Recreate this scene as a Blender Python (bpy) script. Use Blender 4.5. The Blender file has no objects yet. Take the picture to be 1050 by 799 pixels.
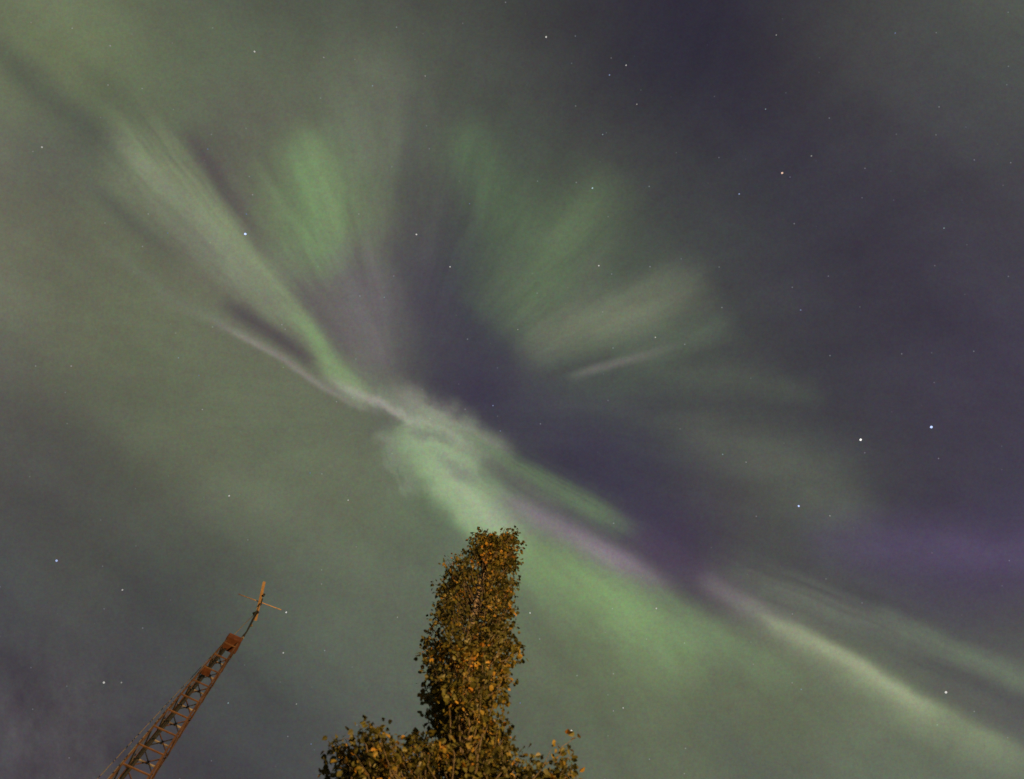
import bpy, math, random
import numpy as np
from mathutils import Vector, noise as mnoise

S = bpy.context.scene
COL = S.collection
random.seed(11)
R = math.radians

# ------------------------------------------------------------------ camera
PITCH = 81.3                      # degrees above the horizon, facing +Y
EYE = Vector((0, 0, 1.6))
cam_d = bpy.data.cameras.new('camera')
cam = bpy.data.objects.new('camera', cam_d); COL.objects.link(cam)
cam.location = EYE
cam.rotation_euler = (R(90 + PITCH), 0, 0)
cam_d.sensor_width = 36
cam_d.lens = 36 * 851 / 1050
cam_d.clip_start = 0.05
cam_d.clip_end = 60000
cam_d.dof.use_dof = True            # focused on the stars with the lens wide open
cam_d.dof.focus_distance = 9000
cam_d.dof.aperture_fstop = 2.0
S.camera = cam

S.view_settings.view_transform = 'Standard'
S.view_settings.look = 'None'
S.view_settings.exposure = 0
S.view_settings.gamma = 1
S.render.film_transparent = False
S.cycles.use_denoising = False      # a long high-ISO night exposure: leave the fine grain

# image coordinates: the camera's image plane, tangent to the sky 81.3 degrees up in the +Y direction,
# in hundreds of pixels, y running downwards; image top is called north, left west
AXIS = Vector((0, math.cos(R(PITCH)), math.sin(R(PITCH))))
CUP = Vector((0, -math.sin(R(PITCH)), math.cos(R(PITCH))))
CRT = Vector((1, 0, 0))


def sky_dir(x, y):                # image pixel to a direction, through the camera's axes
    return (AXIS + CRT * ((x - 525) / 851) + CUP * ((399.5 - y) / 851)).normalized()


def lin(c):
    c = c / 255
    return c / 12.92 if c <= .04045 else ((c + .055) / 1.055) ** 2.4


def L3(rgb):
    return tuple(lin(v) for v in rgb)


# ------------------------------------------------------------------ aurora sky (world)
W = bpy.data.worlds.new('World'); S.world = W
W.use_nodes = True
nt = W.node_tree
for n in list(nt.nodes):
    nt.nodes.remove(n)


class NB:
    def __init__(s, tree): s.t = tree

    def n(s, kind, **kw):
        nd = s.t.nodes.new(kind)
        for k, v in kw.items(): setattr(nd, k, v)
        return nd

    def put(s, sock, v):
        if isinstance(v, bpy.types.NodeSocket): s.t.links.new(v, sock)
        else: sock.default_value = v

    def math(s, op, *a, clamp=False):
        nd = s.n('ShaderNodeMath', operation=op, use_clamp=clamp)
        for i, v in enumerate(a): s.put(nd.inputs[i], v)
        return nd.outputs[0]

    def vec(s, op, *a):
        nd = s.n('ShaderNodeVectorMath', operation=op)
        for i, v in enumerate(a):
            s.put(nd.inputs['Scale'] if (op == 'SCALE' and i == 1) else nd.inputs[i], v)
        return nd.outputs['Value'] if op in ('DOT_PRODUCT', 'LENGTH', 'DISTANCE') else nd.outputs[0]

    def comb(s, x, y, z):
        nd = s.n('ShaderNodeCombineXYZ')
        for i, v in enumerate((x, y, z)): s.put(nd.inputs[i], v)
        return nd.outputs[0]

    def mix(s, f, a, b, blend='MIX'):
        nd = s.n('ShaderNodeMix', data_type='RGBA', blend_type=blend, clamp_factor=True)
        s.put(nd.inputs[0], f); s.put(nd.inputs[6], a); s.put(nd.inputs[7], b)
        return nd.outputs[2]


B = NB(nt)
geo = B.n('ShaderNodeTexCoord').outputs['Generated']       # view direction on the celestial sphere
den = B.math('MAXIMUM', B.vec('DOT_PRODUCT', geo, tuple(AXIS)), .12)
cx = B.math('ADD', B.math('DIVIDE', B.math('MULTIPLY', B.vec('DOT_PRODUCT', geo, tuple(CRT)), 8.51), den), 5.25)
cy = B.math('SUBTRACT', 3.995, B.math('DIVIDE', B.math('MULTIPLY', B.vec('DOT_PRODUCT', geo, tuple(CUP)), 8.51), den))
image_xy0 = B.comb(cx, cy, 0)

# slow wisps bend every ray a little; they run along the field lines, away from the magnetic zenith
dx = B.math('SUBTRACT', cx, 4.15); dy = B.math('SUBTRACT', cy, 4.25)
rad = B.math('MAXIMUM', B.math('SQRT', B.math('ADD', B.math('MULTIPLY', dx, dx), B.math('MULTIPLY', dy, dy))), .02)
ux = B.math('DIVIDE', dx, rad); uy = B.math('DIVIDE', dy, rad)


def noise(vector, scale, detail=2, rough=.5):
    nd = B.n('ShaderNodeTexNoise', noise_dimensions='3D')
    B.put(nd.inputs['Vector'], vector)
    nd.inputs['Scale'].default_value = scale
    nd.inputs['Detail'].default_value = detail
    nd.inputs['Roughness'].default_value = rough
    return nd


warp = noise(image_xy0, 1.0, 3)
wv = B.vec('SCALE', B.vec('SUBTRACT', warp.outputs['Color'], (.5, .5, .5)), .17)
dk = B.vec('LENGTH', B.vec('MULTIPLY', B.vec('SUBTRACT', image_xy0, (4.35, 4.45, 0)), (1, 1, 0)))
knot = B.math('EXPONENT', B.math('MULTIPLY', B.math('MULTIPLY', dk, dk), -2.2))       # the corona folds and swirls
sw = noise(image_xy0, 4.2, 3, .55)
wv = B.vec('ADD', wv, B.vec('SCALE', B.vec('SUBTRACT', sw.outputs['Color'], (.5, .5, .5)), B.math('MULTIPLY', knot, .34)))
image_xy = B.vec('MULTIPLY', B.vec('ADD', image_xy0, wv), (1, 1, 0))

# broad glow of the sky, rows from the image top (0) to the bottom (799), stops from left to right
GRID = """
104,115,88 104,116,88 94,104,82 88,97,80 82,90,76 78,84,74 72,77,72 66,70,68 58,58,64 50,48,62 49,47,61 60,60,66 70,72,73 76,80,78 84,90,84
104,116,86 106,120,86 98,110,84 92,103,82 92,101,82 98,106,88 76,82,75 70,73,71 60,61,66 50,49,62 50,48,62 60,59,66 70,71,74 72,75,77 76,80,79
100,106,90 86,92,80 96,108,84 92,96,84 96,104,84 100,110,92 78,85,77 74,82,74 68,71,70 60,61,66 56,55,66 56,54,66 64,63,72 68,68,75 70,71,76
102,108,92 94,101,86 98,108,88 94,96,88 104,122,92 98,108,90 72,74,76 80,92,78 78,88,76 68,72,72 62,64,69 58,57,68 60,58,70 64,62,73 68,67,76
102,109,92 97,105,87 98,108,87 104,110,94 100,98,98 100,100,100 70,67,80 80,90,78 88,98,84 78,84,77 64,66,70 61,60,70 60,57,70 62,59,73 66,63,77
94,99,90 97,106,87 95,106,85 97,107,88 104,112,94 98,102,94 66,62,78 70,68,78 84,92,82 80,87,80 70,74,74 62,62,70 61,59,71 62,58,74 65,61,78
80,83,80 84,89,81 92,102,84 95,106,86 95,107,87 98,108,90 72,70,80 66,62,78 66,62,77 70,70,76 72,75,76 66,68,72 62,60,71 62,58,73 65,61,77
76,79,78 74,77,75 82,89,78 92,101,85 95,106,87 97,108,88 98,112,90 80,84,80 68,64,80 66,60,79 76,77,78 80,86,80 66,66,73 64,60,76 66,62,82
72,75,77 74,78,76 70,75,74 78,86,78 88,98,86 92,103,88 96,108,90 100,114,94 96,104,92 72,64,84 72,70,78 74,76,78 72,68,84 72,64,88 74,66,90
72,73,78 71,73,77 70,74,76 72,79,76 82,92,84 90,101,89 93,106,90 98,112,92 102,118,92 102,116,94 98,108,94 98,106,94 84,88,84 76,77,80 80,82,82
76,73,80 72,71,77 68,70,75 70,74,76 74,80,80 84,92,86 90,102,90 95,108,90 97,112,90 99,114,90 99,113,90 100,114,92 104,114,94 92,96,88 86,88,88
72,69,77 72,70,77 68,68,74 68,70,76 70,74,78 80,86,84 88,98,90 94,106,92 97,110,92 98,112,92 94,106,90 92,102,90 100,112,94 98,108,92 92,98,92
"""
GREY = .10
grid = np.array([[[lin(float(v)) for v in c.split(',')] for c in row.split()] for row in GRID.strip().split('\n')])
grid = grid * (1 - GREY) + grid.mean(axis=2, keepdims=True) * GREY
grid[:8, :7] *= np.array([1.09, 1.04, 1.02]) ** np.array([1, 1, 1, 1, .9, .7, .35])[None, :, None]
grid[8:, 1:6] *= (1.05, 1.01, .98)
grid[9:, 6:12] *= (.98, .92, .90)
grid[4:8, 6:10] *= (.90, .96, .96)
grid[:3, :6] *= (.95, .98, 1.04)
NR, NC = grid.shape[:2]


def bspline_controls(a):          # control values whose cubic B-spline passes through a
    n = a.shape[0]
    M = np.zeros((n, n))
    for i in range(n):
        for j, w in ((i - 1, 1 / 6), (i, 4 / 6), (i + 1, 1 / 6)):
            M[i, min(max(j, 0), n - 1)] += w
    return np.tensordot(np.linalg.inv(M), a, axes=(1, 0))


ctrl = bspline_controls(grid)
ctrl = np.swapaxes(bspline_controls(np.swapaxes(ctrl, 0, 1)), 0, 1)
ctrl = np.clip(.55 * ctrl + .45 * grid, .004, 1)
sx = B.n('ShaderNodeSeparateXYZ'); B.put(sx.inputs[0], image_xy)
tx = B.math('DIVIDE', sx.outputs[0], 10.5, clamp=True)
ty = B.math('DIVIDE', sx.outputs[1], 7.99, clamp=True)


def ramp(fac, cols):
    nd = B.n('ShaderNodeValToRGB')
    cr = nd.color_ramp
    cr.interpolation = 'B_SPLINE'
    n = len(cols)
    while len(cr.elements) < n: cr.elements.new(.5)
    for i in range(n): cr.elements[i].position = i / (n - 1)
    for i in range(n): cr.elements[i].color = (*cols[i], 1)
    B.put(nd.inputs[0], fac)
    return nd.outputs[0]


glow = None
for j in range(NR):
    row = ramp(tx, [tuple(c) for c in ctrl[j]])
    wgt = ramp(ty, [(1, 1, 1) if k == j else (0, 0, 0) for k in range(NR)])
    term = B.vec('MULTIPLY', row, wgt)
    glow = term if glow is None else B.vec('ADD', glow, term)

# one auroral ray: a soft streak along a line, with a bend, a taper and one edge sharper than the other
g = bpy.data.node_groups.new('auroral_ray', 'ShaderNodeTree')
for nm, tp in (('Under', 'NodeSocketColor'), ('Local', 'NodeSocketVector'), ('Tint', 'NodeSocketColor'),
               ('Alpha', 'NodeSocketFloat'), ('Bend', 'NodeSocketFloat'), ('Left', 'NodeSocketFloat'),
               ('Right', 'NodeSocketFloat'), ('Taper', 'NodeSocketFloat'), ('Grain', 'NodeSocketFloat')):
    g.interface.new_socket(nm, in_out='INPUT', socket_type=tp)
g.interface.new_socket('Color', in_out='OUTPUT', socket_type='NodeSocketColor')
G = NB(g)
gi = G.n('NodeGroupInput').outputs; go = G.n('NodeGroupOutput')
sp = G.n('ShaderNodeSeparateXYZ'); G.put(sp.inputs[0], gi['Local'])
x, y = sp.outputs[0], sp.outputs[1]
x2 = G.math('MULTIPLY', x, x)
yb = G.math('SUBTRACT', y, G.math('MULTIPLY', gi['Bend'], G.math('SUBTRACT', 1, x2)))
wid = G.math('MAXIMUM', G.math('ADD', 1, G.math('MULTIPLY', gi['Taper'], x)), .08)
yn = G.math('DIVIDE', yb, wid)
side = G.math('GREATER_THAN', yn, 0)
wl = G.math('ADD', G.math('MULTIPLY', side, gi['Right']), G.math('MULTIPLY', G.math('SUBTRACT', 1, side), gi['Left']))
yn = G.math('DIVIDE', yn, wl)
across = G.math('EXPONENT', G.math('MULTIPLY', G.math('MULTIPLY', yn, yn), -1))
along = G.math('SUBTRACT', 1, G.math('MINIMUM', x2, 1))
along = G.math('MULTIPLY', along, G.math('SUBTRACT', 2, along))          # 1-(x^2)^2 ... soft ends
along = G.math('MULTIPLY', along, along)
f = G.math('MULTIPLY', G.math('MULTIPLY', across, along), gi['Alpha'])
f = G.math('MULTIPLY', f, gi['Grain'], clamp=True)
G.put(go.inputs[0], G.mix(f, gi['Under'], gi['Tint']))

# a second kind of ray whose glow is broken into fine filaments that run along it
g2 = g.copy(); g2.name = 'auroral_filaments'
gi2 = next(n for n in g2.nodes if n.bl_idname == 'NodeGroupInput').outputs
mixn = next(n for n in g2.nodes if n.bl_idname == 'ShaderNodeMix')
F2 = NB(g2)
old = mixn.inputs[0].links[0].from_socket
sp2 = F2.n('ShaderNodeSeparateXYZ'); F2.put(sp2.inputs[0], gi2['Local'])
nz2 = F2.n('ShaderNodeTexNoise', noise_dimensions='2D')
F2.put(nz2.inputs['Vector'], F2.comb(F2.math('MULTIPLY_ADD', sp2.outputs[0], 1.0, F2.math('MULTIPLY', gi2['Alpha'], 37.0)),
                                     F2.math('MULTIPLY', sp2.outputs[1], 1.5), 0))
nz2.inputs['Scale'].default_value = 1.0; nz2.inputs['Detail'].default_value = 2; nz2.inputs['Roughness'].default_value = .5
k2 = F2.math('MULTIPLY_ADD', nz2.outputs['Fac'], 2.5, -.45, clamp=True)
F2.put(mixn.inputs[0], F2.math('MULTIPLY', old, k2))

# fine striation that follows the field lines
str1 = noise(B.comb(B.math('MULTIPLY', ux, 8), B.math('MULTIPLY', uy, 8), B.math('MULTIPLY', rad, .7)), 1.0, 3, .62)
str2 = noise(B.comb(B.math('MULTIPLY', ux, 3.2), B.math('MULTIPLY', uy, 3.2), B.math('MULTIPLY', rad, .3)), 1.0, 2, .5)
away = B.math('MULTIPLY', B.math('SUBTRACT', rad, .3), .8, clamp=True)          # the striation fades out at the corona itself
# the feathered fans north of the corona and the bands east of it; the western haze is smooth
df = B.vec('LENGTH', B.vec('MULTIPLY', B.vec('SUBTRACT', image_xy0, (3.75, 2.3, 0)), (.36, .52, 0)))
fan = B.math('EXPONENT', B.math('MULTIPLY', B.math('MULTIPLY', df, df), -1))           # the feathered fans north of the corona
east = B.math('MULTIPLY', B.math('SUBTRACT', cx, 4.3), .5, clamp=True)
where = B.math('MAXIMUM', fan, B.math('MULTIPLY', east, .55))
grain = B.math('ADD', 1, B.math('MULTIPLY', B.math('MULTIPLY', B.math('MULTIPLY', B.math('SUBTRACT', str1.outputs['Fac'], .47), 2.4), away), where))


def ray(under, x0, y0, x1, y1, w, rgb, alpha, bend=0, left=1, right=1, taper=0, fil=0):
    """streak from (x0, y0) to (x1, y1), w half-width; bend in half-widths; left/right: softness of the two sides"""
    mp = B.n('ShaderNodeMapping', vector_type='TEXTURE')
    B.put(mp.inputs['Vector'], B.vec('MULTIPLY_ADD', under, (1e-7, 1e-7, 1e-7), image_xy))   # keeps the rays evaluated in order
    mp.inputs['Location'].default_value = ((x0 + x1) / 200, (y0 + y1) / 200, 0)
    mp.inputs['Rotation'].default_value = (0, 0, math.atan2(y1 - y0, x1 - x0))
    mp.inputs['Scale'].default_value = (math.hypot(x1 - x0, y1 - y0) / 200, w / 100, 1)
    nd = B.n('ShaderNodeGroup'); nd.node_tree = g2 if fil else g
    B.put(nd.inputs['Under'], under); B.put(nd.inputs['Local'], mp.outputs[0])
    B.put(nd.inputs['Tint'], (*(v * .8 + sum(L3(rgb)) / 3 * .2 for v in L3(rgb)), 1)); B.put(nd.inputs['Alpha'], alpha)
    B.put(nd.inputs['Bend'], bend); B.put(nd.inputs['Left'], left); B.put(nd.inputs['Right'], right)
    B.put(nd.inputs['Taper'], taper); B.put(nd.inputs['Grain'], grain)
    return nd.outputs[0]


RAYS = [
    # west: broad dark lanes between the diffuse green
    (-40, 20, 150, 185, 18, (80, 86, 77), .7),
    (70, 50, 220, 190, 14, (88, 95, 80), .4),
    (80, 180, 190, 275, 10, (84, 89, 83), .55),
    (-60, 440, 330, 640, 45, (76, 80, 76), .25),
    # western fan
    (185, 120, 290, 305, 13, (84, 77, 82), .9),
    (255, 270, 375, 365, 17, (92, 88, 92), .7),
    (225, 60, 330, 250, 30, (104, 106, 92), .35),
    (306, 115, 328, 312, 42, (110, 140, 94), .62, 0, 1.1, .9),
    (318, 120, 352, 275, 13, (118, 145, 99), .6, -.5, 1, 1, 0, 0),
    (110, 90, 320, 375, 24, (130, 147, 107), .95, 0, 1, .8, -.3, 1),
    (195, 205, 350, 388, 12, (128, 146, 108), .75, -.3, 1.3, .8, -.2),
    (285, 305, 385, 420, 9, (124, 156, 104), .8),
    (95, 125, 290, 325, 22, (126, 137, 110), .82, 0, 1, 1, -.3, 1),
    (140, 195, 330, 365, 18, (114, 121, 104), .6, 0, 1, 1, -.2, 1),
    (215, 302, 332, 380, 9, (86, 82, 85), .95),
    (80, 235, 290, 373, 7, (112, 122, 100), .5, .5),
    (200, 320, 405, 432, 3.6, (140, 138, 128), .6, .9, 1.5, .9),
    (392, 50, 402, 195, 36, (108, 115, 97), .45),
    (362, 225, 398, 405, 18, (112, 108, 112), .62, 0, .8, 1.5),
    (392, 235, 480, 410, 20, (70, 67, 80), .55, -.3, 1.2, .8),
    (350, 270, 400, 330, 26, (100, 98, 102), .4),
    (428, 50, 415, 330, 15, (72, 73, 76), .45),
    # northern fan
    (462, 115, 545, 270, 28, (84, 106, 79), .65, 0, 1, 1, 0, 0),
    (635, 165, 505, 350, 28, (97, 119, 86), .62, 0, 1.5, .8, 0, 0),
    (580, 190, 520, 310, 28, (90, 110, 82), .3),
    (560, 240, 480, 325, 22, (84, 98, 81), .5),
    (620, 250, 590, 320, 14, (92, 92, 86), .3),
    (515, 362, 745, 288, 27, (111, 120, 99), .7, 0, 1, .8, 0, 0),
    (530, 348, 690, 310, 18, (110, 119, 97), .35),
    (545, 388, 640, 362, 5, (72, 76, 74), .5),
    (575, 388, 700, 350, 4.5, (118, 118, 112), .7),
    (620, 375, 760, 330, 15, (90, 104, 87), .5),
    (640, 366, 860, 410, 15, (80, 89, 80), .65),
    (610, 408, 840, 422, 9, (66, 67, 72), .45),
    # eastern wisps
    (670, 420, 920, 560, 28, (90, 97, 87), .55, -.4),
    (640, 430, 800, 445, 8, (78, 84, 79), .4),
    (800, 545, 1200, 588, 25, (84, 73, 106), .7),
    (610, 530, 820, 650, 17, (84, 70, 94), .4),
    (720, 545, 960, 640, 9, (68, 68, 74), .5),
    (710, 560, 1120, 730, 24, (102, 110, 99), .75, 0, .7, 1.2, 0, 1),
    (880, 625, 1140, 738, 11, (104, 120, 98), .5),
    (910, 655, 1140, 764, 13, (76, 76, 79), .55),
    (710, 585, 850, 672, 11, (120, 114, 118), .75),
    (735, 605, 1110, 810, 15, (124, 139, 106), .8, 0, .75, 2.2),
    (770, 626, 985, 740, 8, (152, 166, 127), .85, 0, .8, 1.5),
    (700, 720, 850, 860, 22, (86, 94, 84), .5),
    # the corona's bright core
    (388, 392, 532, 476, 17, (142, 146, 131), .9, 0, .8, 1.2, 0),
    (345, 372, 470, 456, 16, (124, 140, 114), .5, 0, .8, 1, 0, 1),
    (320, 360, 385, 410, 8, (132, 162, 110), .65),
    (325, 380, 500, 466, 3.8, (162, 163, 150), .72, .6, 1.6, 1.2),
    (450, 425, 660, 552, 13, (98, 120, 91), .75, 0, .8, 1.1, 0, 1),
    (450, 432, 640, 544, 9, (98, 120, 91), .45),
    (390, 435, 530, 578, 22, (134, 166, 116), .9, 0, 1.3, .6),
    (408, 436, 492, 487, 16, (148, 170, 134), .85),
    (400, 425, 560, 575, 30, (142, 170, 126), .7, 0, 1, .8, 0, 1),
    (440, 468, 552, 584, 15, (154, 176, 137), .85),
    (482, 462, 585, 528, 8, (98, 105, 95), .7),
    (446, 470, 494, 495, 7, (122, 134, 117), .75),
    (392, 452, 428, 515, 14, (126, 143, 116), .6, 0, 1, 1, 0, 1),
    (416, 444, 466, 452, 5, (122, 132, 116), .75),
    (376, 446, 422, 434, 5, (102, 110, 97), .75),
    (380, 448, 412, 466, 6, (130, 138, 121), .5),
    (495, 500, 700, 612, 14, (126, 111, 129), .85, 0, .9, 1.3),
    (495, 530, 750, 690, 27, (120, 150, 98), .9, 0, .85, 1.5),
    (535, 560, 680, 655, 18, (122, 156, 99), .7, 0, 1, 1.2, 0, 1),
    (630, 585, 850, 715, 15, (110, 134, 95), .65, 0, .8, 1.8),
]
for r_ in RAYS:
    glow = ray(glow, *r_)

amp = B.math('MULTIPLY_ADD', where, .55, .03)
st = B.math('ADD', B.math('MULTIPLY', B.math('SUBTRACT', str2.outputs['Fac'], .5), .24),
            B.math('MULTIPLY', B.math('SUBTRACT', str1.outputs['Fac'], .48), amp))
st = B.math('MULTIPLY', st, away)
cl = B.math('MULTIPLY', B.math('SUBTRACT', noise(image_xy0, 2.4, 4, .6).outputs['Fac'], .5), .2)
# long slanting bands in the western haze, and a wisp of thin cloud low in the west
lane = noise(B.comb(B.math('ADD', B.math('MULTIPLY', cx, .21), B.math('MULTIPLY', cy, .15)),
                    B.math('SUBTRACT', B.math('MULTIPLY', cy, .95), B.math('MULTIPLY', cx, .66)), 0), 1.0, 2, .5)
cl = B.math('ADD', cl, B.math('MULTIPLY', B.math('MULTIPLY', B.math('SUBTRACT', lane.outputs['Fac'], .5), .55), B.math('SUBTRACT', 1, where)))
dc = B.vec('LENGTH', B.vec('MULTIPLY', B.vec('SUBTRACT', image_xy0, (.5, 7.5, 0)), (1.1, 1.1, 0)))
wisp = noise(B.comb(B.math('MULTIPLY', cx, 2.6), B.math('MULTIPLY', cy, 1.7), 3.3), 1.0, 5, .65)
cl = B.math('ADD', cl, B.math('MULTIPLY', B.math('EXPONENT', B.math('MULTIPLY', B.math('MULTIPLY', dc, dc), -1)),
                              B.math('MULTIPLY', B.math('SUBTRACT', wisp.outputs['Fac'], .44), 1.5)))
glow = B.vec('MULTIPLY', glow, B.vec('ADD', B.vec('SCALE', (.95, 1.12, .9), B.math('ADD', st, cl)), (1, 1, 1)))
# camera-like colour grain, put into the sky's glow as fine noise
fine = noise(image_xy0, 30, 2, .85)
fine2 = noise(image_xy0, 9, 2, .6)
fv = B.vec('ADD', B.vec('SCALE', B.vec('SUBTRACT', fine2.outputs['Color'], (.5, .5, .5)), .16), B.vec('SCALE', B.vec('SUBTRACT', fine.outputs['Color'], (.5, .5, .5)), .62))
fv = B.vec('ADD', fv, (1, 1, 1))
glow = B.vec('MULTIPLY', glow, B.vec('MULTIPLY', fv, (1.035, 1.0, .98)))
# faint background stars
vo = B.n('ShaderNodeTexVoronoi', voronoi_dimensions='2D', feature='F1'); B.put(vo.inputs['Vector'], image_xy0)
vo.inputs['Scale'].default_value = 2.7
sv = B.n('ShaderNodeSeparateColor'); B.put(sv.inputs[0], vo.outputs['Color'])
spot = B.math('SUBTRACT', 1, B.math('MULTIPLY', vo.outputs['Distance'], 36), clamp=True)
mag = B.math('POWER', sv.outputs[0], 4)
glow = B.vec('ADD', glow, B.vec('SCALE', (.17, .18, .2), B.math('MULTIPLY', spot, mag)))
bg = B.n('ShaderNodeBackground'); B.put(bg.inputs['Color'], glow); bg.inputs['Strength'].default_value = 1
ow = B.n('ShaderNodeOutputWorld'); B.put(ow.inputs['Surface'], bg.outputs[0])
W.cycles.sampling_method = 'MANUAL'
W.cycles.sample_map_resolution = 256

# the sodium street lamp that lights the tree and the tower from behind the viewer's right
ld = bpy.data.lights.new('street_light', 'POINT')
ld.energy = 17000
ld.color = (1, .57, .19)
ld.shadow_soft_size = .15
lo = bpy.data.objects.new('street_light', ld); COL.objects.link(lo)
lo.location = (8.0, -3.0, 5.0)


# ------------------------------------------------------------------ helpers
def new_mat(name):
    m = bpy.data.materials.new(name); m.use_nodes = True
    b = m.node_tree.nodes['Principled BSDF']
    return m, NB(m.node_tree), b


def mesh_obj(name, verts, faces, mat, parent=None, smooth=False):
    me = bpy.data.meshes.new(name)
    me.from_pydata(verts, [], faces)
    if smooth:
        me.polygons.foreach_set('use_smooth', [True] * len(me.polygons))
    me.materials.append(mat)
    o = bpy.data.objects.new(name, me); COL.objects.link(o)
    if parent: o.parent = parent
    return o


def tag(o, label, cat, group=None):
    o['label'] = label; o['category'] = cat
    if group: o['group'] = group
    return o


def empty(name, loc):
    o = bpy.data.objects.new(name, None); COL.objects.link(o)
    o.location = loc
    o.empty_display_size = .3
    return o


class MB:
    def __init__(s): s.v = []; s.f = []

    def tube(s, pts, radii, n=8):
        pts = [Vector(p) for p in pts]
        rings = []
        for i, p in enumerate(pts):
            t = (pts[min(i + 1, len(pts) - 1)] - pts[max(i - 1, 0)]).normalized()
            a = t.cross(Vector((.31, .87, .39))).normalized(); b = t.cross(a)
            k = len(s.v)
            for j in range(n):
                an = 2 * math.pi * j / n
                s.v.append(p + (a * math.cos(an) + b * math.sin(an)) * radii[i])
            rings.append(k)
        for a, b in zip(rings, rings[1:]):
            for j in range(n):
                s.f.append((a + j, a + (j + 1) % n, b + (j + 1) % n, b + j))
        s.f.append(tuple(rings[0] + j for j in reversed(range(n))))
        s.f.append(tuple(rings[-1] + j for j in range(n)))
        return s

    def bar(s, p, q, w, h, up=(0, 0, 1)):         # rectangular bar from p to q
        p = Vector(p); q = Vector(q); t = (q - p).normalized()
        a = t.cross(Vector(up))
        if a.length < 1e-3: a = t.cross(Vector((1, 0, 0)))
        a.normalize(); b = a.cross(t)
        k = len(s.v)
        for c in (p, q):
            for i, j in ((-1, -1), (1, -1), (1, 1), (-1, 1)):
                s.v.append(c + a * (i * w / 2) + b * (j * h / 2))
        s.f += [(k, k + 3, k + 2, k + 1), (k + 4, k + 5, k + 6, k + 7)]
        for j in range(4):
            s.f.append((k + j, k + (j + 1) % 4, k + 4 + (j + 1) % 4, k + 4 + j))
        return s

    def angle(s, p, q, w, t, out):                # rolled steel angle: two flanges at right angles
        p = Vector(p); q = Vector(q); ax = (q - p).normalized(); out = Vector(out)
        out = (out - ax * out.dot(ax)).normalized(); sd = ax.cross(out)
        d1 = (out + sd).normalized(); d2 = (out - sd).normalized()
        s.bar(p - d1 * w / 2, q - d1 * w / 2, t, w, d1)
        s.bar(p - d2 * (w / 2 + t / 2 + .001), q - d2 * (w / 2 + t / 2 + .001), t, w - t, d2)
        return s

    def prism(s, poly, z0, z1):
        k = len(s.v); n = len(poly)
        for z in (z0, z1):
            for x, y in poly: s.v.append(Vector((x, y, z)))
        s.f.append(tuple(k + j for j in reversed(range(n)))); s.f.append(tuple(k + n + j for j in range(n)))
        for j in range(n): s.f.append((k + j, k + (j + 1) % n, k + n + (j + 1) % n, k + n + j))
        return s

    def build(s, name, mat, parent=None, smooth=False):
        return mesh_obj(name, [tuple(v) for v in s.v], s.f, mat, parent, smooth)


# ------------------------------------------------------------------ ground
m_gr, nb, bs = new_mat('night_grass')
nz = nb.n('ShaderNodeTexNoise'); nz.inputs['Scale'].default_value = 1.3; nz.inputs['Detail'].default_value = 6
tc = nb.n('ShaderNodeTexCoord'); nb.put(nz.inputs['Vector'], tc.outputs['Object'])
nb.put(bs.inputs['Base Color'], nb.mix(nz.outputs['Fac'], (.03, .042, .018, 1), (.085, .075, .045, 1)))
bs.inputs['Roughness'].default_value = .95
n = 24
gv = [((i / n - .5) * 6000, (j / n - .5) * 6000, 0) for j in range(n + 1) for i in range(n + 1)]
gf = [(j * (n + 1) + i, j * (n + 1) + i + 1, (j + 1) * (n + 1) + i + 1, (j + 1) * (n + 1) + i) for j in range(n) for i in range(n)]
ground = mesh_obj('ground', gv, gf, m_gr)
ground['kind'] = 'structure'

# ------------------------------------------------------------------ materials
m_leaf = bpy.data.materials.new('autumn_leaf'); m_leaf.use_nodes = True
nb = NB(m_leaf.node_tree); bs = m_leaf.node_tree.nodes['Principled BSDF']
at = nb.n('ShaderNodeAttribute', attribute_name='leaf_tint')
cr = nb.n('ShaderNodeValToRGB'); e = cr.color_ramp.elements
e[0].position = 0; e[0].color = (.042, .044, .014, 1)
e[1].position = 1; e[1].color = (.33, .155, .026, 1)
for p_, c_ in ((.42, (.078, .080, .018, 1)), (.68, (.17, .125, .022, 1)), (.88, (.32, .19, .03, 1))):
    q = e.new(p_); q.color = c_
nb.put(cr.inputs[0], at.outputs['Fac'])
vn = nb.n('ShaderNodeTexNoise'); vn.inputs['Scale'].default_value = 40
vo = nb.n('ShaderNodeTexCoord'); nb.put(vn.inputs['Vector'], vo.outputs['Object'])
vm = nb.n('ShaderNodeMapRange'); nb.put(vm.inputs[0], vn.outputs['Fac']); vm.inputs[3].default_value = .72; vm.inputs[4].default_value = 1.28
lc = nb.vec('SCALE', cr.outputs[0], vm.outputs[0])
nb.put(bs.inputs['Base Color'], lc)
bs.inputs['Roughness'].default_value = .5
bs.inputs['Specular IOR Level'].default_value = .35
tr = nb.n('ShaderNodeBsdfTranslucent'); nb.put(tr.inputs['Color'], lc)
mx = nb.n('ShaderNodeMixShader'); mx.inputs[0].default_value = .3
nb.put(mx.inputs[1], bs.outputs[0]); nb.put(mx.inputs[2], tr.outputs[0])
nb.put(m_leaf.node_tree.nodes['Material Output'].inputs['Surface'], mx.outputs[0])


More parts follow.
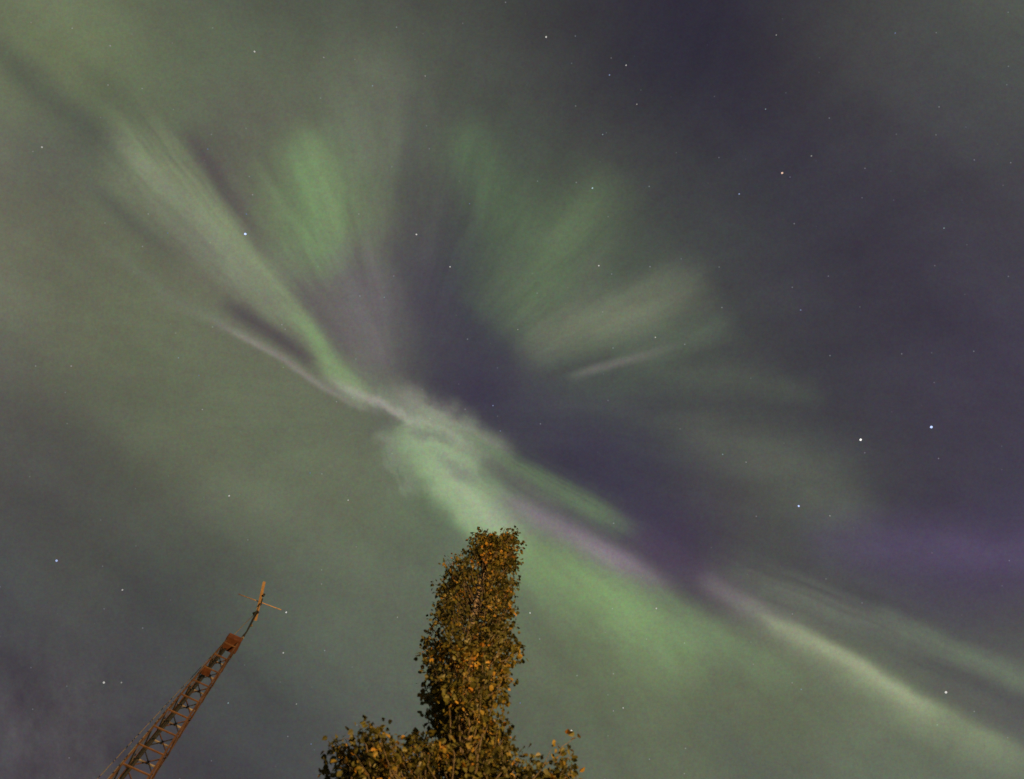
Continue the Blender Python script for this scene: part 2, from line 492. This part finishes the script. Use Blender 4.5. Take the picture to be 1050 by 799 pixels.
def noisy(name, a, b, scale, rough, metal=0., c=None):
    m, nb, bs = new_mat(name)
    nz = nb.n('ShaderNodeTexNoise'); nz.inputs['Scale'].default_value = scale; nz.inputs['Detail'].default_value = 6
    tc = nb.n('ShaderNodeTexCoord'); nb.put(nz.inputs['Vector'], tc.outputs['Object'])
    mr = nb.n('ShaderNodeMapRange'); nb.put(mr.inputs[0], nz.outputs['Fac'])
    mr.inputs[1].default_value = .36; mr.inputs[2].default_value = .64
    colr = nb.mix(mr.outputs[0], (*a, 1), (*b, 1))
    nb.put(bs.inputs['Base Color'], colr)
    bs.inputs['Roughness'].default_value = rough; bs.inputs['Metallic'].default_value = metal
    bp = nb.n('ShaderNodeBump'); bp.inputs['Strength'].default_value = .4; bp.inputs['Distance'].default_value = .01
    nb.put(bp.inputs['Height'], nz.outputs['Fac']); nb.put(bs.inputs['Normal'], bp.outputs[0])
    return m


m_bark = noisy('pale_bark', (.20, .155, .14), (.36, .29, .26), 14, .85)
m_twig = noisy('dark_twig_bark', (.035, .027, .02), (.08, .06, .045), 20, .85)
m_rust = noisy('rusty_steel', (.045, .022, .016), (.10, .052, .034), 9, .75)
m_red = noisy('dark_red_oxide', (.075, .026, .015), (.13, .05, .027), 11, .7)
m_rust_lit = noisy('lamplit_rust', (.095, .05, .03), (.17, .092, .054), 9, .7)  # the steel's rust in a lighter tone, lamplight painted in
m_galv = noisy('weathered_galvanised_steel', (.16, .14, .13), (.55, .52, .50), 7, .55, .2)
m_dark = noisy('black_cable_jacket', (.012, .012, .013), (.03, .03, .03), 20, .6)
m_wire, nb_w, bs_w = new_mat('steel_wire')
bs_w.inputs['Base Color'].default_value = (.15, .145, .15, 1); bs_w.inputs['Roughness'].default_value = .6
m_wood = noisy('bare_wooden_pole', (.36, .23, .13), (.50, .34, .21), 18, .75)

# ------------------------------------------------------------------ tree
TREE = Vector((-.38, 4.5, 0))
tree = empty('poplar_tree', TREE)
tag(tree, 'tall narrow poplar with dense autumn leaves lit orange from below', 'tree')
rng = np.random.default_rng(5)


def loc(p): return Vector(p) - TREE


# height: left and right edge of the crown, depth towards and away from the viewer
PROF = [(2.4, -.75, .05, .3, .3), (3.4, -1.5, .65, 1.0, 1.0), (5.5, -1.6, .75, .9, 1.1), (7.3, -1.45, .6, .4, 1.0),
        (8.0, -1.05, .12, .62, .62), (9.4, -.93, -.05, .5, .5), (10.0, -1.0, 0, .5, .5), (10.7, -1.08, .20, .5, .55), (11.2, -1.1, .18, .5, .55),
        (11.9, -1.08, .07, .45, .55), (12.4, -1.04, .06, .42, .5), (12.8, -1.1, .06, .4, .5), (13.35, -1.2, .08, .36, .45),
        (13.7, -.8, .10, .33, .42), (14.1, -.68, .16, .3, .4), (14.7, -.66, .15, .26, .35), (15.05, -.55, .02, .16, .22)]
pz = [p[0] for p in PROF]


def prof(z):
    return [float(np.interp(z, pz, [p[k] for p in PROF])) for k in (1, 2, 3, 4)]


def axis_at(z):
    return Vector((float(np.interp(z, [0, 3, 6, 8.3, 10, 11.2, 12.8, 14, 15], [-.38, -.38, -.40, -.43, -.49, -.52, -.46, -.36, -.28])),
                   4.5 + .05 * math.sin(z * 1.7), z))


tb = MB()
zs = list(np.linspace(0, 14.8, 40))
tr_r = [max(.012, .15 * (1 - z / 15.2) ** .8 + (.07 * math.exp(-z * 3))) for z in zs]
tb.tube([loc(axis_at(z)) for z in zs], tr_r, 12)
tb.build('trunk', m_bark, tree, True)

tips = []                         # (tip, direction, spread, count) for leaf clusters


def limb(z0, tip, r0, mb):
    a = axis_at(z0); tip = Vector(tip)
    mid = a.lerp(tip, .45) + Vector((rng.normal(0, .05), rng.normal(0, .05), -.10 * (tip - a).length))
    pts = []
    for t in np.linspace(0, 1, 8):
        pts.append(loc(a * (1 - t) ** 2 + mid * (2 * t * (1 - t)) + tip * t * t))
    mb.tube(pts, [r0 * (1 - .82 * t) for t in np.linspace(0, 1, 8)], 6)
    return [TREE + p for p in pts]


twigs = MB()
limbs = []
# main ascending limbs, each with twigs
for i in range(62):
    z = 2.6 + 12.0 * (i + rng.random()) / 62
    zt = min(z + rng.uniform(.5, 1.3), 15.0)
    xl, xr, dn, df = prof(zt)
    an = i * 2.399 + rng.normal(0, .3)
    cxm, hw = (xl + xr) / 2, (xr - xl) / 2
    q = .82
    tip = (cxm + hw * q * math.cos(an), 4.5 + (df if math.sin(an) > 0 else dn) * q * math.sin(an), zt)
    mb = MB(); pts = limb(z, tip, .012 + .028 * (1 - z / 16), mb)
    limbs.append((mb, pts))


def inside(n, z0, z1):
    out = []
    while len(out) < n:
        z = rng.uniform(z0, z1); xl, xr, dn, df = prof(z)
        an = rng.uniform(0, 2 * math.pi); q = rng.random() ** .42
        p = Vector(((xl + xr) / 2 + (xr - xl) / 2 * q * math.cos(an), 4.5 + (df if math.sin(an) > 0 else dn) * q * math.sin(an), z))
        a0 = axis_at(z)
        if 11.0 < z < 13.3 and p.y < a0.y + .1 and abs(p.x - a0.x - .03) < .15: continue    # the bare stem shows here
        if mnoise.noise(p * 2.1) + .25 * rng.random() < -.12 + .1 * q: continue      # gaps between the clumps
        out.append(p)
    return out


def bough(c, rad, n):             # a low bough that leans out: twig tips round its end
    out = []
    for _ in range(n):
        v = rng.normal(0, 1, 3); v /= np.linalg.norm(v)
        v *= rng.random() ** .4
        out.append(Vector((c[0] + v[0] * rad[0], c[1] + v[1] * rad[1], c[2] + v[2] * rad[2])))
    return out


tips = inside(700, 7.6, 15.0) + inside(130, 7.9, 9.6) + inside(170, 2.8, 7.6)
BOUGHS = [((-1.27, 4.25, 8.02), (.36, .45, .46), 115, 5.6), ((.20, 4.3, 7.9), (.32, .42, .30), 40, 5.6), ((.46, 4.34, 8.12), (.12, .12, .2), 12, 5.8)]
for c, rd, n, z0 in BOUGHS:
    mb = MB(); pts = limb(z0, c, .035, mb); limbs.append((mb, pts))
    tips += bough(c, rd, n)
# a spray of the right-hand bough that reaches past the rest
tips += [Vector((.55, 4.36, 8.50)), Vector((.60, 4.36, 8.74)), Vector((.50, 4.36, 8.42)), Vector((.45, 4.36, 8.3))]
for mb, pts in limbs:
    mb.build('limb', m_twig, tree, True)

lv, lf, tint = [], [], []


def leaf(p, nrm, axis, size, t):
    ax = axis.normalized(); nr = nrm - ax * nrm.dot(ax)
    if nr.length < 1e-3: return
    nr.normalize(); sd = ax.cross(nr)
    k = len(lv)
    fold = .12 * size
    w = size * .47
    for u, v, h in ((0, 0, 0), (.18, -.8, 1), (.52, -1, 1), (.82, -.55, .6), (1.05, 0, 0), (.82, .55, .6), (.52, 1, 1), (.18, .8, 1)):
        q = p + ax * (u * size) + sd * (v * w) + nr * (h * fold)
        lv.append((q - TREE)[:])
    lf.append((k, k + 1, k + 2, k + 3, k + 4)); lf.append((k, k + 4, k + 5, k + 6, k + 7))
    tint.extend((t, t))


for tp in tips:
    a = axis_at(max(.5, tp.z - rng.uniform(.35, .8)))
    low = tp.z < 7.0
    d = (tp - a).normalized()
    d = (d + Vector((0, 0, .55))).normalized()
    ln = rng.uniform(.28, .5)
    base = tp - d * ln
    bend = Vector((rng.normal(0, .04), rng.normal(0, .04), rng.normal(0, .02)))
    pts = [base, base.lerp(tp, .5) + bend, tp]
    twigs.tube([loc(p) for p in pts], [.006, .0045, .002], 4)
    # the twig is joined back to the trunk by a thin shoot
    if rng.random() < .35:
        twigs.tube([loc(a), loc(a.lerp(base, .5) + Vector((0, 0, -.05))), loc(base)], [.009, .008, .006], 4)
    nl = int(rng.integers(13, 23) * float(np.interp(tp.z, [8, 9, 12, 15], [1.3, 1.45, 1.5, 1.6])))
    tone = rng.normal(0, .19)
    for _ in range(nl):
        t = rng.random() ** .7
        c = base.lerp(tp, t) + bend * (4 * t * (1 - t))
        off = Vector(rng.normal(0, 1, 3)).normalized()
        p = c + off * rng.uniform(.02, .10)
        axl = (off * .7 + Vector((0, 0, -.7)) + Vector(rng.normal(0, .35, 3)))
        nrm = Vector(rng.normal(0, 1, 3))
        tt = float(np.clip(.32 + tone + rng.normal(0, .15) + (.38 if rng.random() < .13 else 0), 0, 1))
        leaf(p, nrm, axl, rng.uniform(.044, .086) * float(np.interp(tp.z, [8.2, 9.2, 11, 15], [.72, .76, .76, .72])), tt)
# stray leaves on bare shoot ends
twigs.build('twigs', m_twig, tree)
crown = mesh_obj('crown', lv, lf, m_leaf, tree)
at_ = crown.data.attributes.new('leaf_tint', 'FLOAT', 'FACE')
at_.data.foreach_set('value', tint)

# ------------------------------------------------------------------ lattice tower
TC = Vector((-4.77, 6.42, 0))
tower = empty('lattice_tower', TC)
tag(tower, 'tall rusty four-legged lattice mast tapering upward with cables along one side', 'tower')
VIEW = Vector((-.6, .8, 0)); ACR = Vector((.8, .6, 0))
ZT = 14.95


def corner(k, z):                 # leg k of the tapering square, in the tower's own frame
    w = .235 + (ZT - z) * .055    # width across the line of sight
    h = w / 1.16 / 2
    u, v = ((-1, -1), (1, -1), (1, 1), (-1, 1))[k]
    an = R(10.5)
    return ACR * (h * (u * math.cos(an) + v * math.sin(an))) + VIEW * (h * (v * math.cos(an) - u * math.sin(an))) + Vector((0, 0, z))


for k in range(4):
    mb = MB()
    c0, c1 = corner(k, 0), corner(k, ZT)
    mb.angle(c0, c1, .022, .005, Vector((c0.x, c0.y, 0)))
    mb.build('leg', m_rust, tower)
levels = [12.898 + .447 * j for j in range(-7, 5)]
low = MB()
for z in [12.898 + .447 * j for j in range(-28, -7)]:
    for k in range(4):
        p, q = corner(k, z), corner((k + 1) % 4, z)
        low.bar(p, q, .008, .028); low.bar(p, corner((k + 1) % 4, z + .447), .008, .022)
low.build('lower_lattice', m_rust, tower)
for i, z in enumerate(levels):
    for k in range(4):
        p, q = corner(k, z), corner((k + 1) % 4, z)
        ins = (q - p).normalized() * .006
        if k == 2: p.z += .2; q.z += .2
        MB().bar(p + ins, q - ins, .018, .018).build('rung', (m_rust_lit, m_rust, m_galv, m_dark)[k], tower)  # near-face rungs carry the lamp's light in their rust colour
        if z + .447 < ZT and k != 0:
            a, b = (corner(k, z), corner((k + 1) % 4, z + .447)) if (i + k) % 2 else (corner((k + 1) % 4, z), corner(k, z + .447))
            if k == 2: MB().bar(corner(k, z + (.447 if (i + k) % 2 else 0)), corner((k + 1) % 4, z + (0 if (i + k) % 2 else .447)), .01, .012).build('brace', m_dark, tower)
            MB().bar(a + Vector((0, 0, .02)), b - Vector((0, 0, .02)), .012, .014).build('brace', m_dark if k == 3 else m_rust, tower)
for z, t, s_ in ((13.80, .03, 1.02), (14.93, .14, 1.22)):
    poly = []
    for k in range(4):
        c = corner(k, z); c2 = corner((k + 1) % 4, z)
        v = Vector((c.x, c.y)) * s_; w2 = Vector((c2.x, c2.y)) * s_
        poly += [tuple(v.lerp(w2, .06)), tuple(v.lerp(w2, .94))]
    if t < .1: poly = [tuple(Vector(q) * .5 - ACR.xy * .07 - VIEW.xy * .05) for q in poly]
    mb = MB().prism(poly, z - t / 2, z + t / 2)
    mb.build('cap_plate' if t > .1 else 'bracing_plate', m_red, tower)
# coax bundle strapped inside the shaded leg
mb = MB()
for k, (du, dv) in enumerate(((.03, .03), (.05, .0), (.045, .05))):
    pts = []
    for z in np.linspace(.3, 14.8, 26):
        c = corner(3, z)
        pts.append(c + ACR * du - VIEW * dv + Vector((.004 * math.sin(z * 3 + k), .004 * math.cos(z * 2.3 + k), 0)))
    mb.tube(pts, [.016] * len(pts), 6)
mb.build('coax_bundle', m_dark, tower)
# two loose lines from the tower head to the ground
for gx, gy, zt, ox in ((-7.067, 7.45, 14.75, -.125), (-6.664, 7.702, 14.0, -.15)):
    a = ACR * ox + Vector((0, 0, zt)); b = Vector((gx, gy, 0)) - TC
    pts = []
    for t in np.linspace(0, 1, 20):
        p = a.lerp(b, t); p.z -= .10 * 4 * t * (1 - t); pts.append(p)
    MB().tube(pts, [.006] * 20, 6).build('guy_line', m_wire, tower, True)

# ------------------------------------------------------------------ antenna on the tower head
AC = Vector((-4.75, 6.435, 15.011))
ant = empty('antenna', AC)
tag(ant, 'small crossed antenna with pale wooden boom on a thin pipe above the tower', 'antenna')


def al(p): return Vector(p) - AC


MB().tube([al((-4.69, 6.49, 15.012)), al((-4.70, 6.455, 15.6)), al((-4.723, 6.411, 16.19))], [.014, .013, .012], 8).build('mast_pipe', m_dark, ant, True)
MB().tube([al((-4.83, 6.37, 15.012)), al((-4.785, 6.40, 15.7)), al((-4.75, 6.42, 16.15))], [.007] * 3, 6).build('stay', m_wire, ant, True)
MB().bar(al((-4.776, 6.583, 16.227)), al((-4.579, 5.84, 16.227)), .045, .045).build('boom', m_wood, ant)
MB().bar(al((-4.80, 6.44, 16.18)), al((-4.70, 6.40, 16.18)), .05, .035).build('clamp', m_dark, ant)
MB().tube([al((-5.08, 6.09, 16.268)), al((-4.298, 6.40, 16.268))], [.009, .009], 6).build('element', m_wood, ant, True)
MB().bar(al((-4.69, 6.29, 16.245)), al((-4.655, 6.17, 16.245)), .055, .05).build('element_mount', m_dark, ant)
MB().tube([al((-4.60, 6.09, 16.19)), al((-4.60, 6.09, 16.25))], [.022, .022], 10).build('insulator', m_dark, ant, True)
MB().tube([al((-4.655, 6.10, 16.225)), al((-4.60, 6.09, 16.225))], [.008, .008], 6).build('arm', m_dark, ant, True)

MB().tube([al((-4.665, 6.24, 16.2)), al((-4.71, 6.36, 16.08)), al((-4.735, 6.44, 15.9)), al((-4.71, 6.47, 15.5)), al((-4.73, 6.46, 15.02))],
          [.008] * 5, 6).build('feed_cable', m_dark, ant, True)
for dz in (15.25, 15.75):
    MB().bar(al((-4.72, 6.475, dz)), al((-4.68, 6.465, dz)), .035, .03).build('clamp', m_galv, ant)

# ------------------------------------------------------------------ stars
DIST = 9000


def star_mat(name, rgb, k):
    m = bpy.data.materials.new(name); m.use_nodes = True
    nt = m.node_tree; nt.nodes.remove(nt.nodes['Principled BSDF'])
    em = nt.nodes.new('ShaderNodeEmission'); em.inputs[0].default_value = (*rgb, 1); em.inputs[1].default_value = k
    nt.links.new(em.outputs[0], nt.nodes['Material Output'].inputs['Surface'])
    m.cycles.emission_sampling = 'NONE'
    return m


MS = {'w': (1, .97, .9), 'b': (.50, .62, 1), 'o': (1, .66, .5), 'c': (.7, .95, 1)}
_cache = {}


def ico(name):
    t = (1 + 5 ** .5) / 2
    v = [(-1, t, 0), (1, t, 0), (-1, -t, 0), (1, -t, 0), (0, -1, t), (0, 1, t), (0, -1, -t), (0, 1, -t), (t, 0, -1), (t, 0, 1), (-t, 0, -1), (-t, 0, 1)]
    v = [Vector(p).normalized()[:] for p in v]
    f = [(0, 11, 5), (0, 5, 1), (0, 1, 7), (0, 7, 10), (0, 10, 11), (1, 5, 9), (5, 11, 4), (11, 10, 2), (10, 7, 6), (7, 1, 8),
         (3, 9, 4), (3, 4, 2), (3, 2, 6), (3, 6, 8), (3, 8, 9), (4, 9, 5), (2, 4, 11), (6, 2, 10), (8, 6, 7), (9, 8, 1)]
    return v, f


def star(x, y, size, tone, k, label, stretch=1.0):
    key = (tone, k)
    if key not in _cache:
        v, f = ico('star'); me = bpy.data.meshes.new('star'); me.from_pydata(v, [], f)
        me.materials.append(star_mat('starlight', MS[tone], k)); _cache[key] = me
    o = bpy.data.objects.new('star', _cache[key]); COL.objects.link(o)
    dr = sky_dir(x, y)
    o.location = EYE + dr * DIST
    r = DIST * size * .9 / 2 / 851
    o.rotation_euler = dr.to_track_quat('Z', 'Y').to_euler()
    o.scale = (r * stretch, r, r)
    tag(o, label, 'star', 'stars in the night sky')


STARS = [
    (251.5, 240, 2.8, 'b', 1.4, 'brightest blue-white star, in the dark rift left of the green glow', 1),
    (955, 438, 2.6, 'b', 1.3, 'bright blue-white star farthest right of the trio in the dark sky', 1.2),
    (882.5, 451, 2.4, 'w', 1.2, 'bright white star in the middle of the trio on the right', 1.25),
    (819, 519, 2.3, 'b', 1.2, 'bright blue star at the lower left end of the trio', 1),
    (802, 177.5, 2.5, 'o', .8, 'orange star in the dark upper right sky', 1),
    (58, 575, 2.2, 'b', .8, 'bright bluish star in the grey sky at the far left edge', 1.2),
    (970, 710, 2.2, 'w', .7, 'white star between the two pale bands at lower right', 1.3),
    (560, 38, 2.1, 'w', .55, 'white star near the top edge in plain dark sky', 1),
    (607.5, 193, 2.0, 'c', .55, 'pale cyan star right of the green northern fan', 1),
    (758, 199, 1.9, 'b', .45, 'pale blue star just below left of the orange star', 1),
    (642, 67, 1.8, 'w', .4, 'higher of the two close faint stars near the top', 1),
    (625, 77, 1.8, 'b', .35, 'lower, bluer of the two close faint stars near the top', 1),
    (427, 240.5, 2.0, 'w', .6, 'white star in the dark lane right of the green blob', 1),
    (461.5, 273.7, 1.8, 'w', .5, 'white star in dark purple sky left of the green fan', 1),
    (614, 272.5, 1.9, 'w', .55, 'white star above the pale patch of the green fan', 1),
    (672, 346, 1.7, 'w', .45, 'small star at the right tip of the pale streak', 1),
    (261, 53, 2.0, 'w', .5, 'white star in the green haze at upper left', 1),
    (43, 151, 1.9, 'w', .42, 'small star in the hazy green at the far upper left', 1),
    (106.5, 700, 2.1, 'w', .5, 'white star in grey sky left of the lattice tower', 1.2),
    (125.5, 605, 1.9, 'w', .4, 'small star left of the antenna, below the bright bluish star', 1),
    (293.5, 628, 2.1, 'w', .6, 'white star just right of the antenna cross', 1),
    (290.5, 669.5, 1.9, 'w', .4, 'dimmer star below the one beside the antenna', 1),
    (586, 749.5, 2.2, 'w', .9, 'white star touching the right-hand leafy bough', 1),
    (543.5, 628.6, 1.9, 'w', .5, 'small star just right of the tree column', 1),
    (673, 624, 1.9, 'w', .5, 'small star on the lower edge of the bright green band', 1),
    (235, 508.5, 1.9, 'w', .5, 'small star in plain green sky far left of the tree top', 1),
    (357, 513, 1.7, 'w', .42, 'small star between the tree top and the left edge glow', 1),
    (639, 726, 1.8, 'w', .4, 'small star in green sky right of the tree', 1),
    (821, 318, 1.8, 'b', .3, 'dim bluish star alone in the dark right half', 1),
    (505.5, 416, 1.7, 'b', .35, 'dim star in the dark core right of the bright knot', 1),
]
for s_ in STARS:
    star(*s_)
FAINT = [(152, 219.5), (172, 239), (382, 88), (436, 78), (207.5, 420), (204, 385), (183, 367), (73, 375.5), (345, 412), (318, 485),
         (612.5, 566), (629, 729), (124.5, 700), (319, 763), (234, 721), (304, 722), (407.5, 633), (533.4, 721), (968, 234), (832, 160),
         (796, 36), (918, 34), (741, 466), (765, 474), (653, 107), (481.5, 209), (394, 305), (289, 333), (413, 447), (513, 442),
         (785, 112), (332, 59), (113, 47), (213, 153), (821.6, 707), (618, 320), (531, 338), (252.7, 219.6), (618, 138), (851, 529)]
for i, (x, y) in enumerate(FAINT):
    star(x, y, 1.5 + .3 * ((i * 7) % 5) / 5, 'wbcw'[i % 4], .26, 'barely visible pinprick star, among the faintest in the sky')
